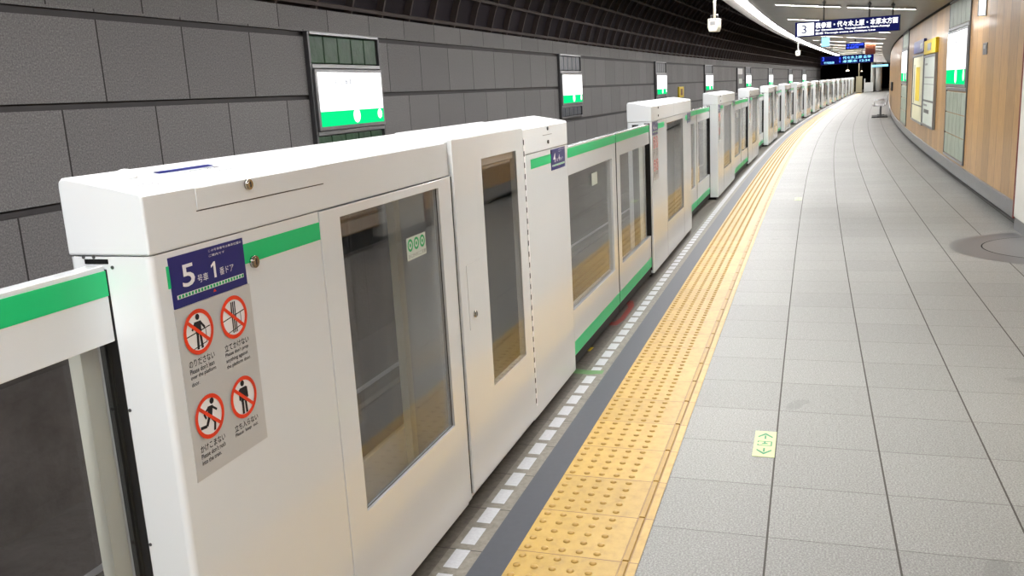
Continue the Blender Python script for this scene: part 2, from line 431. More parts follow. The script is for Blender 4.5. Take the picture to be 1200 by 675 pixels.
# track bed, rails
struct(MB().sweep([(-.93, -1.15), (-2.6, -1.15), (-4.36, -1.15)], SB, 110, 1.5, uvm=ul_).build('track_bed', 'track_concrete'), 'dark concrete track bed')
def rail(l, lab):
    pr = [(l-.06, -1.15), (l-.06, -1.135), (l-.012, -1.12), (l-.012, -1.04), (l-.033, -1.02), (l-.033, -1.0), (l+.033, -1.0), (l+.033, -1.02), (l+.012, -1.04), (l+.012, -1.12), (l+.06, -1.135), (l+.06, -1.15)]
    mi = [0]*12; mi[5] = 1
    o = MB().sweep(pr, SB, 110, 1.5, mi=mi, closed=True).build('rail', ['rail_steel', 'rail_head'])
    tag(o, lab, 'rail')
rail(-3.24, 'steel rail on the tunnel wall side of the track'); rail(-2.17, 'steel rail on the platform side of the track')
# left tunnel wall: slab rows, recessed dark grooves between them, ledge on top
WL = -4.3
rows = [(-1.15, -.17, 'dark'), (-.17, .07, 'black'), (.07, .205, 'slab'), (.245, .864, 'slab'), (.918, 1.526, 'slab'), (1.573, 2.137, 'slab'), (2.19, 2.42, 'slab')]
w = MB(); grooves = [(.205, .245), (.864, .918), (1.526, 1.573), (2.137, 2.19)]
for a, b, k in rows:
    w.sweep([(WL-(.12 if k == 'black' else 0), a), (WL-(.12 if k == 'black' else 0), b)], SB, 96, 1., mi={'slab': 0, 'dark': 1, 'black': 2}[k], uvm=uz)
for a, b in grooves:
    w.sweep([(WL, a), (WL-.035, a), (WL-.035, b), (WL, b)], SB, 96, 1., mi=3, uvm=uz)
w.sweep([(WL, .07), (WL-.12, .07)], SB, 96, 1., mi=2, uvm=uz); w.sweep([(WL, 2.42), (WL-.3, 2.42)], SB, 96, 1., mi=0, uvm=uz)
w.sweep([(WL-.12, -.17), (WL, -.17)], SB, 96, 1., mi=1, uvm=uz)
simple('groove_grey', rgb(62, 59, 60), .6, 0, .3, .1, 8)
struct(w.build('wall_left', ['granite_slab', 'track_concrete', 'dark_gap', 'groove_grey']), 'grey granite slab tunnel wall across the track')
# tunnel vault with its grid of segment flanges
VC, VZ, VR = -1.2, 1.6, 3.42
def vp(phi, r=VR): return (VC-r*math.cos(phi), VZ+r*math.sin(phi))
ph0 = math.asin((2.42-VZ)/VR); dph = .40/VR
v = MB().sweep([vp(ph0-.02+k*.12) for k in range(15)], SB, 110, 1.5, smooth=True)
nr = 11
for k in range(nr):
    ph = ph0+.03+k*dph
    v.sweep([vp(ph-.006, VR-.1), vp(ph+.006, VR-.1), vp(ph+.006), vp(ph-.006)], SB, 110, 1.5, mi=1, closed=True)
s = -2.
while s < 100:
    for w_ in ((0, .035),):
        n = 12; pts = [ph0+.0+j*(nr*dph)/n for j in range(n+1)]
        o = len(v.v)
        for ph in pts:
            for (ds_, r_) in ((0, VR), (0, VR-.09), (.035, VR-.09), (.035, VR)):
                q = vp(ph, r_); v.v.append(tuple(F(s+ds_, q[0], q[1])))
        for j in range(n):
            for k in range(3):
                v.f.append((o+j*4+k, o+j*4+k+1, o+j*4+4+k+1, o+j*4+4+k)); v.m.append(1); v.sm.append(False)
    s += .75
struct(v.build('ceiling_vault', ['tunnel_dark', 'rib_brown'], recalc=False), 'dark arched tunnel lining with a grid of ribs')
# platform ceiling, sloping gently to the wood wall
cz = lambda l: 2.69-.115*l
struct(MB().sweep([(2.42, 2.43), (2.3, 2.43), (2.3, cz(2.3)), (1.4, cz(1.4)), (.4, cz(.4)), (-.62, cz(-.62))], SB, SE, 1., uvm=ul_).build('ceiling', 'ceiling_panel'), 'low grey panelled platform ceiling')
struct(MB().sweep([(-.62, cz(-.62)), (-.62, 2.84), (-.84, 2.84), (-.84, 2.80), (-1.02, 2.80), (-1.02, 3.3), (-.2, 3.4), (2.4, 3.3)], SB, SE, 1.).build('trim_3', 'rim_grey'), 'grey rim along the track side of the ceiling')
# right wall in wood panels, steel band under it, recess below it coloured near-black as shadow
RW = 2.3
wr = MB().sweep([(RW, .24), (RW, 2.40)], 9.22, SE, .5, mi=0, uvm=uz)
wr.sweep([(RW, .24), (RW, 2.40)], SB, 8.1, 1, mi=0, uvm=uz)
wr.sweep([(RW, 2.40), (RW-.02, 2.40), (RW-.02, 2.455), (RW, 2.455)], SB, SE, 1, mi=1, uvm=uz)
struct(wr.build('wall_right', ['wood_panel', 'dark_gap']), 'pale wood panelled wall on the right')
struct(MB().sweep([(RW+.09, 0), (RW+.09, .09), (RW-.02, .09), (RW-.02, .235), (RW, .24)], 9.22, SE, 1, mi=[1, 1, 0, 0], uvm=uz).build('baseboard_right', ['steel', 'dark_gap']), 'steel band under the wood panels')
# white service door at the right edge of the view
d = MB()
def rwbox(mb, s0, s1, l0, l1, z0, z1, mi=0):
    v = [F(s0, l0, z0), F(s0, l1, z0), F(s1, l1, z0), F(s1, l0, z0), F(s0, l0, z1), F(s0, l1, z1), F(s1, l1, z1), F(s1, l0, z1)]
    mb.add(v, [(0, 3, 2, 1), (4, 5, 6, 7), (0, 1, 5, 4), (1, 2, 6, 5), (2, 3, 7, 6), (3, 0, 4, 7)], mi)
rwbox(d, 8.14, 9.2, 2.27, 2.4, .12, 2.4)
struct(d.build('door_1', 'door_white'), 'white steel service door at the right edge')
d = MB(); rwbox(d, 8.1, 9.22, 2.28, 2.4, 0, .115); struct(d.build('trim_4', 'steel'), 'steel sill under the white door')
d = MB(); rwbox(d, 9.2, 9.225, 2.262, 2.32, .1, 2.4); simple('maroon', rgb(110, 50, 44), .5); struct(d.build('trim_5', 'maroon'), 'dark red strip between white door and wood')
# closing off both ends of the swept model
e = MB(); e.add([F(SB, -4.7, -1.2), F(SB, 2.6, -1.2), F(SB, 2.6, 5.2), F(SB, -4.7, 5.2)], [(0, 1, 2, 3)]); struct(e.build('bounce_wall', 'granite_slab'), 'unseen bounce wall added behind the viewer')  # unseen; added to bounce light back along the platform
e = MB(); e.add([F(109, -5.5, -1.2), F(109, 6, -1.2), F(109, 6, 5.2), F(109, -5.5, 5.2)], [(0, 3, 2, 1)]); struct(e.build('dark_end_sheet', 'dark_gap'), 'black sheet for the darkness at the far end of the station')  # near-black sheet standing in for the darkness of the tunnel beyond
e = MB(); e.add([F(SE, -.93, 0), F(SE, 8, 0), F(SE+16, 8, 0), F(SE+16, -.93, 0)], [(0, 1, 2, 3)]); struct(e.build('floor_far', 'edge_block', recalc=False), 'floor beyond the platform end')

# yellow tactile strip
t = MB().sweep([(0, 0), (0, .004), (-.4, .004), (-.4, 0)], SB, 86., 1., uvm=ul_)
nu = 10
for k in range(-6, 150):
    sb = 2.5157+.3*k
    if sb > 46: break
    nn = 12 if sb < 14 else 6
    for i in range(5):
        for lc in (-.373, -.315, -.256, -.198, -.139):
            c0 = F(sb+.03+.06*i, lc, .004)
            o = len(t.v); R0, R1 = .0125, .0075
            for (r, h) in ((R0, 0), (R0*.9, .0032), (R1, .0052)):
                for q in range(nn): t.v.append((c0.x+r*math.cos(2*math.pi*q/nn), c0.y+r*math.sin(2*math.pi*q/nn), .004+h))
            for j in range(2):
                for q in range(nn): t.f.append((o+j*nn+q, o+j*nn+(q+1) % nn, o+(j+1)*nn+(q+1) % nn, o+(j+1)*nn+q)); t.m.append(1); t.sm.append(True)
            t.f.append(tuple(o+2*nn+q for q in range(nn))); t.m.append(1); t.sm.append(True)
strip = t.build('tactile_strip', ['tactile_yellow', 'dome_yellow'], recalc=False)
tag(strip, 'long strip of yellow tactile paving with rows of raised dots', 'tactile paving')
b = MB()
for k in range(-6, 295):
    sb = 2.5157+.3*k
    if sb > 85.6: break
    b.sweep([(-.053, .004), (-.05, .009), (-.033, .009), (-.03, .004)], sb+.006, sb+.294, .3, closed=True)
b.build('guide_bar', 'dome_yellow', strip)

# paint marks on the edge blocks and luminous floor stickers
mk = MB()
def fq(mb, pts, z, mi=0): mb.add([F(a, l, z) for a, l in pts], [tuple(range(len(pts)))], mi)
oc = [(5.36, -.655), (5.50, -.635), (5.88, -.64), (6.03, -.675), (6.03, -.79), (5.9, -.82), (5.48, -.82), (5.36, -.79)]
ic = [(5.44, -.69), (5.54, -.67), (5.84, -.675), (5.94, -.70), (5.94, -.76), (5.86, -.78), (5.52, -.78), (5.44, -.76)]
for i in range(8):
    j = (i+1) % 8; fq(mk, [oc[i], ic[i], ic[j], oc[j]], .0015)
tag(mk.build('floor_marking', 'red_mark', recalc=False), 'worn red painted eight-sided ring on the platform edge', 'floor marking')
mk = MB(); fq(mk, [(4.37, -.70), (4.36, -.60), (4.38, -.53), (4.44, -.53), (4.43, -.62), (4.45, -.70)], .0018)
tag(mk.build('floor_marking', 'green_mark', recalc=False), 'green paint smear across the edge below the second gate section', 'floor marking')
mk = MB(); fq(mk, [(4.78, -.715), (4.78, -.69), (4.86, -.685), (4.86, -.71)], .0018)
tag(mk.build('floor_marking', 'yellow_paint', recalc=False), 'small yellow paint dab on the brown platform edge', 'floor marking')
def sticker(s0, s1, l0, l1, label):
    r = thing('floor_sticker', label, 'floor sticker', s0, l0)
    L, W = s1-s0, l1-l0
    MB().box(0, W, 0, L, .0005, .002).build('film', 'lume', r)
    p = MB(); fn = lambda a, b: (a*W, b*L, .0026)
    for c, sg in ((.80, 1), (.20, -1)):
        p.poly([(.46, c-.12*sg), (.54, c-.12*sg), (.54, c+.02*sg), (.46, c+.02*sg)], fn)
        p.poly([(.5, c+.12*sg), (.16, c-.02*sg), (.16, c-.075*sg), (.5, c+.05*sg)], fn); p.poly([(.5, c+.12*sg), (.84, c-.02*sg), (.84, c-.075*sg), (.5, c+.05*sg)], fn)
    for q in ((.16, .41, .84, .435), (.16, .565, .84, .59), (.16, .41, .22, .47), (.16, .53, .22, .59), (.78, .41, .84, .59)):
        p.poly([(q[0], q[1]), (q[2], q[1]), (q[2], q[3]), (q[0], q[3])], fn)
    p.disc(.5, .54, .04, fn); p.poly([(.34, .47), (.66, .48), (.62, .52), (.4, .51)], fn)
    p.build('pictogram', 'lume_green', r, recalc=False)
sticker(3.44, 3.715, .291, .377, 'pale green floor sticker with two arrows on the nearer grey tiles')
sticker(11.5, 11.78, .28, .366, 'small pale floor sticker far down the grey tiles')
# round inlay in the floor near the white door
dd = MB(); ca, cl = 8.2, 2.42
def arc(r, z, mi, r0=0):
    pts = []
    for k in range(41):
        a = math.pi/2+math.pi*k/40; pts.append((ca+r*math.cos(a+math.pi/2+0)*1.0, cl-abs(r*math.sin(a+math.pi/2))))
    pts = [(a, min(l, 2.26)) for a, l in pts]
    dd.add([F(a, l, z) for a, l in pts], [tuple(range(len(pts)))], mi)
arc(.80, .0008, 1); arc(.56, .0014, 2); arc(.55, .002, 0)
tag(dd.build('floor_disc', ['disc_stone', 'disc_ring', 'dark_gap'], recalc=False), 'round dark stone inlay in the floor beside the white door', 'floor inlay')

# ------------------------------------------------------------------ platform gates
D = .1875; ZB = .035; ZT = 1.208
def corner_cols(mb, Ln, z0, z1, r=.012):
    for (cx, cy, a0) in ((-r, r, -90), (-r, Ln-r, 0), (-D+r, Ln-r, 90), (-D+r, r, 180)):
        n = 5; pts = [(cx+r*math.cos(math.radians(a0+90*k/n)), cy+r*math.sin(math.radians(a0+90*k/n))) for k in range(n+1)]
        v = [(p[0], p[1], z0) for p in pts]+[(p[0], p[1], z1) for p in pts]
        mb.add(v, [(k, k+1, n+2+k, n+1+k) for k in range(n)], 0, True)
def body(mb, Ln, fh, bh):
    r = .012
    mb.plate([r, Ln-r], [ZB, ZT], fh, -.02, 0); mb.plate([r, Ln-r], [ZB, ZT], bh, -D, -D+.02)
    for y0, y1 in ((0, .016), (Ln-.016, Ln)): mb.box(-D+r, -r, y0, y1, ZB, ZT)
    corner_cols(mb, Ln, ZB, ZT)
    mb.box(-D+.004, -.004, .004, Ln-.004, ZB, ZB+.01); mb.box(-D+.02, -.02, .016, Ln-.016, ZT-.012, ZT-.002)
def cover_prof(dx=0, dz=0, zb=None):
    zb = ZT+.0014 if zb is None else zb
    return [(dx, zb), (dx, 1.318+dz), (dx-.004, 1.3235+dz), (dx-.011, 1.3265+dz), (-.165, 1.3565+dz), (-.178, 1.356+dz), (-.186, 1.349+dz), (-D, 1.338+dz), (-D, ZT+.0022)]
def cover(name, y0, y1, root, dx=0, dz=0, zb=None, label=None):
    return MB().prism(cover_prof(dx, dz, zb), y0, y1, lambda p, t: (p[0], t, p[1])).build(name, 'cover_paint', root, bevel=.004, label=label)
FN = lambda x: (lambda a, b: (x, a, b))
def pictos(root, y0, y1, z0, z1):
    """the grey film with four prohibition signs"""
    film = MB().box(0, .0012, y0, y1, z0, z1).build('warning_film', 'film_grey', root)
    W, H = (y1-y0)/.245, (z1-z0)/.355
    fn = lambda x: (lambda a, b: (x, y0+a*W, z0+b*H))
    def sign(ca, cb, kind):
        p = MB(); f1, f2, f3, f4 = fn(.0018), fn(.0022), fn(.0026), fn(.003); R = .046
        p.disc(ca, cb, R-.004, f1, 1)
        if kind == 0:    # leaning over
            p.line((ca-.038, cb-.004), (ca+.036, cb+.004), .0022, f2, 2); p.line((ca+.022, cb+.002), (ca+.022, cb-.026), .0018, f2, 2); p.line((ca-.022, cb-.032), (ca+.022, cb-.026), .0018, f2, 2)
            p.disc(ca+.001, cb+.030, .0062, f3, 2, 14); p.poly([(ca-.011, cb+.021), (ca+.01, cb+.021), (ca+.008, cb-.006), (ca-.008, cb-.006)], f3, 2)
            p.line((ca+.008, cb+.018), (ca+.02, cb+.004), .005, f3, 2); p.line((ca-.009, cb+.018), (ca-.019, cb+.006), .005, f3, 2)
            p.line((ca-.004, cb-.004), (ca-.007, cb-.035), .007, f3, 2); p.line((ca+.004, cb-.004), (ca+.006, cb-.035), .007, f3, 2)
        elif kind == 1:  # propping things
            p.line((ca-.038, cb-.002), (ca+.038, cb+.008), .0022, f2, 2); p.line((ca+.024, cb+.006), (ca+.024, cb-.022), .0018, f2, 2); p.line((ca-.024, cb-.03), (ca+.024, cb-.022), .0018, f2, 2)
            for q in (-.006, 0, .006): p.line((ca+q, cb-.033), (ca+q+.001, cb+.033), .0035, f3, 2)
        elif kind == 2:  # running
            p.disc(ca+.011, cb+.029, .0066, f3, 2, 14); p.poly([(ca-.004, cb+.021), (ca+.013, cb+.02), (ca+.006, cb-.006), (ca-.007, cb-.004)], f3, 2)
            p.line((ca-.002, cb+.018), (ca-.017, cb+.008), .0048, f3, 2); p.line((ca-.017, cb+.009), (ca-.012, cb-.002), .0048, f3, 2); p.line((ca+.011, cb+.016), (ca+.024, cb+.006), .0048, f3, 2)
            p.line((ca-.003, cb-.003), (ca-.012, cb-.018), .0075, f3, 2); p.line((ca-.012, cb-.018), (ca-.032, cb-.016), .0065, f3, 2)
            p.line((ca+.004, cb-.003), (ca+.014, cb-.016), .0075, f3, 2); p.line((ca+.014, cb-.016), (ca+.010, cb-.034), .0065, f3, 2)
        else:            # standing
            p.disc(ca, cb+.031, .0066, f3, 2, 14); p.poly([(ca-.012, cb+.022), (ca+.012, cb+.022), (ca+.010, cb-.008), (ca-.010, cb-.008)], f3, 2)
            p.line((ca-.0125, cb+.02), (ca-.0135, cb-.004), .005, f3, 2); p.line((ca+.0125, cb+.02), (ca+.0135, cb-.004), .005, f3, 2)
            p.line((ca-.005, cb-.006), (ca-.006, cb-.036), .007, f3, 2); p.line((ca+.005, cb-.006), (ca+.006, cb-.036), .007, f3, 2)
        p.ring(ca, cb, R-.0085, R, f4, 0, 36)
        p.line((ca-.030, cb+.025), (ca+.030, cb-.025), .0075, f4, 0)
        nm = ['red ring around a figure leaning over a rail', 'red ring around sticks propped on a rail', 'red ring around a running figure', 'red ring around a standing figure'][kind]
        p.build('prohibition_sign', ['red_ink', 'white_ink', 'black_ink'], film, recalc=False, label=nm)
    sign(.060, .298, 0); sign(.176, .298, 1); sign(.060, .120, 2); sign(.176, .120, 3)
    f = fn(.0018)
    for lines in ((('のりださない', .020, .100, .232, .247), ("Please don't lean", .020, .096, .219, .2295), ('over the platform', .020, .099, .206, .2165), ('door.', .020, .044, .194, .2025)),
                  (('立てかけない', .134, .218, .232, .247), ("Please don't prop", .134, .214, .219, .2295), ('anything against', .134, .210, .206, .2165), ('the platform door.', .134, .218, .193, .2035)),
                  (('かけこまない', .020, .100, .054, .069), ("Please don't rush", .020, .098, .041, .0515), ('into the train.', .020, .082, .028, .0375)),
                  (('立ち入らない', .134, .218, .054, .069), ('Please  keep  out.', .134, .216, .041, .0515))):
        c = MB()
        for q in lines: c.text(q[0], q[1], q[2], q[3], q[4], f)
        c.build('caption', 'black_ink', film, recalc=False)
def car_sign(root, y0, y1, z0, z1, car, door, label):
    pl = MB().box(0, .0022, y0, y1, z0, z1).build('car_number_sign', 'navy_film', root, label=label)
    W, H = y1-y0, z1-z0; fn = lambda a, b: (.0032, y0+a*W, z0+b*H)
    g = MB()
    g.text(car, .13, .29, .36, .80, fn, 0); g.text('号車', .32, .46, .36, .52, fn, 0); g.text(door, .50, .585, .36, .69, fn, 0); g.text('番ドア', .62, .82, .37, .53, fn, 0)
    g.text('この号車番号は乗車位置の', .50, .97, .90, .95, fn, 0); g.text('ご案内です', .50, .72, .80, .85, fn, 0)
    g.build('lettering', 'white_ink', pl, recalc=False)
    g = MB(); fn2 = lambda a, b: (.0028, y0+a*W, z0+b*H); g.poly([(.045, .17), (.955, .17), (.955, .25), (.045, .25)], fn2, 0)
    for k in range(22): a = .06+k*.041; g.poly([(a, .18), (a+.028, .18), (a+.028, .24), (a, .24)], fn, 1)
    g.poly([(.50, .08), (.545, .08), (.522, .145)], fn, 2)
    g.build('train_diagram', ['white_ink', 'bright_green', 'red_ink'], pl, recalc=False)
def lock(root, y, z, r=.012, x=0, name='lock'):
    o = MB().cyl((x, y, z), (x+.007, y, z), r, 20, 0).cyl((x+.007, y, z), (x+.009, y, z), r*.8, 20, 0)
    o.box(x+.0092, x+.0096, y-.0014, y+.0014, z-r*.5, z+r*.5, 1)
    return o.build(name, ['chrome', 'black_ink'], root)
def pane(root, y0, y1, z0, z1, xf=-.010, xb=-D+.010, name='window_pane'):
    o = MB().box(xf-.005, xf, y0-.008, y1+.008, z0-.008, z1+.008).build(name, 'clear_glass', root)
    MB().box(xb-.002, xb+.003, y0-.008, y1+.008, z0-.008, z1+.008).build('rear_pane', 'clear_glass', root)
    MB().plate([y0-.003, y1+.003], [z0-.003, z1+.003], [(y0+.001, y1-.001, z0+.001, z1-.001)], xf+.0005, xf+.004).build('window_gasket', 'alu_dark', root)
    return o
def top_bits(root, Ln, txt=True):
    zt = lambda x: 1.3265-.1948*(x+.011)
    MB().dome((-.118, .10, zt(-.118)-.003), .023, .019, 20).build('sensor_dome', 'cover_paint', root)
    f = lambda a, b: (b, a, zt(b)+.0012)
    g = MB(); g.poly([(.18, -.120), (.36, -.120), (.36, -.104), (.18, -.104)], f, 0)
    g.text('Caution 注意', .22, .36, -.098, -.086, lambda a, b: f(a, -.184-b), 1); g.text('Do not place anything here', .20, .42, -.125, -.117, lambda a, b: f(a, -.184-b), 1)
    g.build('top_label', ['navy_film', 'alu_dark'], root, recalc=False)
    g = MB(); g.text('△ ▽ △', .045, .10, -.05, -.03, lambda a, b: f(a, -.085-b), 0); g.build('top_marking', 'alu_dark', root, recalc=False)
def slot(root, y, sgn, xl):
    MB().box(xl-.042, xl+.006, y, y+.0015*sgn if sgn > 0 else y-.0015, ZB, 1.204).build('leaf_slot', 'rubber', root)
CABX = {'rec': -.10, 'flush': -.018}

# the long cabinet with the emergency door, nearest the viewer
def long_cabinet(label, s0, car1, door1, car2, door2, grp=None):
    Ln = 3.032
    r = thing('gate_cabinet', label, 'platform gate', s0, -.6587, 0, grp, s0+Ln)
    W1 = (.703, 1.356, .36, 1.18); W2 = (1.753, 2.165, .372, 1.24)
    P1 = (.600, 1.434, ZB, ZT); P2 = (1.473, 2.268, ZB, ZT)
    b = MB(); body(b, Ln, [P1, P2], [(W1[0], W1[1], W1[2], W1[3]), (W2[0], W2[1], W2[2], 1.18)])
    b.build('body', 'white_paint', r)
    MB().box(-D+.03, -.03, .03, Ln-.03, 0, ZB).build('plinth', 'dark_gap', r)
    p = MB().plate([.603, 1.431], [ZB-.004, 1.2065], [W1], -.018, .0025).build('service_panel', 'white_paint', r, bevel=.0015)
    pane(r, *W1)
    p = MB().plate([1.4745, 2.2665], [.055, 1.327], [W2], -.018, .010).build('emergency_door', 'white_paint', r, bevel=.002)
    lockp = MB().box(.010, .0116, 1.535, 1.672, .652, .886).build('lock_cover', 'white_paint', p)
    lock(p, 1.585, .700, .012, .0116)
    MB().box(.003, .0085, 1.753, 2.165, .372, 1.24).build('window_pane', 'clear_glass', r)
    MB().box(-D+.008, -D+.013, 1.745, 2.173, .364, 1.185).build('rear_pane', 'clear_glass', r)
    MB().box(0, .0008, 1.468, 1.4738, .055, 1.205).build('panel_seam', 'rubber', r)
    cover('top_cover', 0, 1.439, r); cover('middle_cover', 1.443, 2.2665, r, -.006, .003); cover('end_cover', 2.271, Ln, r, 0, -.001)
    h = MB().box(0, .0018, .15, .62, 1.274, 1.317)
    hp = h.build('access_hatch', 'cover_paint', r, bevel=.0006); lock(hp, .322, 1.306, .0115, .0018)
    MB().box(0, .0006, .147, .64, 1.2715, 1.2738).build('hatch_seam', 'alu_dark', r)
    hg = MB().box(.001, .010, 2.267, 2.292, .10, 1.285)
    z = .115
    while z < 1.27:
        hg.box(.0098, .0106, 2.268, 2.279, z, z+.022, 1); z += .0475
    hg.build('hinge', ['white_ink', 'rubber'], r)
    MB().box(0, .0012, .038, .600, 1.139, 1.182).build('green_stripe', 'green_film', r); MB().box(0, .0012, 2.395, 2.74, 1.143, 1.185).build('green_stripe', 'green_film', r)
    car_sign(r, .045, .281, 1.097, 1.197, car1, door1, 'navy car number sign at the near end')
    car_sign(r, 2.717, 2.966, 1.106, 1.203, car2, door2, 'navy car number sign at the far end')
    pictos(r, .044, .289, .742, 1.095)
    lock(r, .312, 1.139, .0135, .001, 'side_lock')
    for zz in (1.304, 1.243): MB().cyl((0, 2.678, zz), (.005, 2.678, zz), .0085, 14, 0).build('twin_lock', 'alu_dark', r)
    MB().box(0, .0006, 2.60, 2.75, 1.275, 1.277).build('cover_seam', 'alu_dark', r)
    ws_ = MB().box(-.0098, -.0088, 1.108, 1.25, .985, 1.054).build('window_sticker', 'paper', r)
    g = MB(); f = lambda a, b: (-.0082, a, b)
    for k in range(3): g.ring(1.133+.045*k, 1.030, .0125, .0195, f, 0, 20); g.disc(1.133+.045*k, 1.030, .006, f, 0, 12)
    g.text('ひじかけにご注意', 1.116, 1.244, .990, 1.003, f, 1)
    g.build('pictogram', ['bright_green', 'grey_ink'], ws_, recalc=False)
    MB().box(-.170, -.142, 1.312, 1.352, .05, ZT-.02).build('inner_post', 'post_paint', r)
    for yy in (1.86, 1.98): MB().box(-.168, -.15, yy, yy+.015, .05, ZT-.02).build('inner_rod', 'post_paint', r)
    top_bits(r, Ln)
    MB().box(-.150, -.096, -.0014, 0, 1.1945, 1.2035).build('slot_opening', 'dark_gap', r)
    for (x, z) in ((-.152, 1.2075), (-.128, 1.2075), (-.088, 1.188), (-.098, .905), (-.098, .62)): MB().cyl((x, 0, z), (x, -.0015, z), .0035, 10).build('screw', 'alu_dark', r)
    MB().plate([-.147, -.1025], [ZB, 1.184], [], -.0012, 0, 0, lambda x, y, z: (y, x, z)).build('leaf_slot', 'rubber', r)
    MB().box(-.065, -.012, Ln, Ln+.0012, ZB, 1.2).build('far_slot', 'rubber', r)
    return r
def mid_cabinet(label, s0, car1, door1, car2, door2, grp=None, proto=None):
    Ln = 2.29
    if proto is not None:
        r = copy_tree(proto); place(r, s0, -.6587, 0, s0+Ln); tag(r, label, 'platform gate', grp); return r
    r = thing('gate_cabinet', label, 'platform gate', s0, -.6587, 0, grp, s0+Ln)
    W = (.735, 1.715, .33, 1.165)
    b = MB(); body(b, Ln, [W], [W]); b.build('body', 'white_paint', r)
    MB().box(-D+.03, -.03, .03, Ln-.03, 0, ZB).build('plinth', 'dark_gap', r)
    pane(r, *W)
    cover('top_cover', 0, 1.13, r); cover('end_cover', 1.134, Ln, r)
    MB().box(0, .0012, .04, .60, 1.140, 1.183).build('green_stripe', 'green_film', r); MB().box(0, .0012, 1.87, 2.25, 1.140, 1.183).build('green_stripe', 'green_film', r)
    car_sign(r, .03, .275, 1.105, 1.203, car1, door1, 'navy car number sign at the near end'); car_sign(r, 2.01, 2.245, 1.105, 1.203, car2, door2, 'navy car number sign at the far end')
    pictos(r, .035, .28, .75, 1.10)
    for zz in (1.304, 1.243): MB().cyl((0, .31, zz), (.005, .31, zz), .0085, 12, 0).build('twin_lock', 'alu_dark', r)
    for yy in (.71, 1.736): MB().box(0, .0006, yy, yy+.002, ZB, ZT).build('panel_seam', 'alu_dark', r)
    MB().box(-.168, -.142, 1.5, 1.526, .05, ZT-.02).build('inner_post', 'post_paint', r)
    top_bits(r, Ln)
    for a, b in ((-.0012, 0), (Ln, Ln+.0012)): MB().box(-.150, -.100, a, b, ZB, 1.19).build('leaf_slot', 'rubber', r)
    return r
def leaf(label, s0, Ln, l, stile_far, grp=None, proto=None, sticker_y=None, seal=True):
    if proto is not None:
        r = copy_tree(proto); place(r, s0, l, 0, s0+Ln); tag(r, label, 'gate leaf', grp); return r
    r = thing('gate_leaf', label, 'gate leaf', s0, l, 0, grp, s0+Ln)
    f = MB(); y = (Ln-.115, Ln) if stile_far else (0, .115)
    hole = (-.1, y[0], .335, 1.045) if stile_far else (y[1], Ln+.1, .335, 1.045)
    yy0, yy1 = (0, Ln)
    f.plate([yy0, yy1], [.088, 1.192], [(max(hole[0], yy0), min(hole[1], yy1), .335, 1.045)], -.036, 0)
    f.build('frame', 'white_paint', r, bevel=.002)
    g0, g1 = max(hole[0], yy0), min(hole[1], yy1)
    MB().box(-.022, -.014, g0+.001, g1-.001, .337, 1.043).build('glass_pane', 'clear_glass', r)
    MB().box(0, .0012, 0, Ln, 1.134, 1.182).build('green_stripe', 'green_film', r)
    MB().box(0, .0012, 0, Ln, .092, .166).build('lower_green_stripe', 'green_film', r)
    MB().box(-.030, -.006, 0, Ln, .03, .088).build('guide_foot', 'rubber', r)
    if not stile_far and seal: MB().box(-.037, .004, Ln-.014, Ln-.001, .06, 1.198).build('end_seal', 'rubber', r)
    ys = (Ln-.006, Ln+.0005) if stile_far else (-.0005, .006)
    MB().box(-.037, .001, ys[0], ys[1], .088, 1.19).build('meeting_seal', 'rubber', r)
    ye = (.002, .045) if stile_far else (Ln-.045, Ln-.002)
    MB().box(-.075, -.045, ye[0], ye[1], .10, 1.04).build('stiffener_post', 'post_paint', r)
    if sticker_y:
        s_ = MB().box(-.013, -.0122, sticker_y, sticker_y+.14, .93, 1.0).build('window_sticker', 'paper', r)
    return r
SA = 1.3148
A = long_cabinet('nearest tall white gate cabinet, with the blue 5 sign and hinged emergency door', SA, '5', '1', '4', '4', 'tall white gate cabinets with an emergency door')
leaf('nearest sliding gate leaf, cut off by the left picture edge', SA-1.25, 1.2485, -.7637, False, 'sliding gate leaves', seal=False)
MIDS = []; pos = SA; proto = None; n = 1; ends = [SA+3.032]; openings = []
lp = {}
seq = []
s_l = SA
while s_l < 90:
    m0 = s_l+5.517
    seq += [('L', s_l, 3.032)]+[('M', m0+4.822*k, 2.29) for k in range(3)]
    s_l += 19.98
seq = [q for q in seq if q[1] < 86]
for i, (k, s0, Ln) in enumerate(seq):
    if i:
        lab = '%s white gate cabinet along the platform edge counting from the nearest' % ORD[i]
        grp = 'white gate cabinets along the platform edge'
        if k == 'M':
            c = mid_cabinet(lab+', with one window', s0, '4', '4' if i == 1 else '3', '4', '3', grp, proto)
            proto = proto or c
        else:
            c = copy_tree(A); place(c, s0, -.6587, 0, s0+Ln); tag(c, lab+', with an emergency door', 'platform gate', 'tall white gate cabinets with an emergency door')
    if i < len(seq)-1:
        e0 = s0+Ln; e1 = seq[i+1][1]; Lf = (e1-e0)/2-.004
        lx = -.6587-(.018 if i in (0, 2) else .105)
        for far, a in ((True, e0), (False, e0+Lf+.008)):
            lab = '%s gate leaf of the %s door opening beyond the nearest cabinet' % ('nearer' if far else 'farther', ORD[i])
            if i == 0:
                lf = leaf(lab, a, Lf, lx, far, 'sliding gate leaves', None, .62 if far else None)
                lp[far] = lf; lp['L'] = Lf
            else:
                lf = leaf(lab, a, Lf, lx, far, 'sliding gate leaves', lp[far]); lf.scale = (1, Lf/lp['L'], 1)

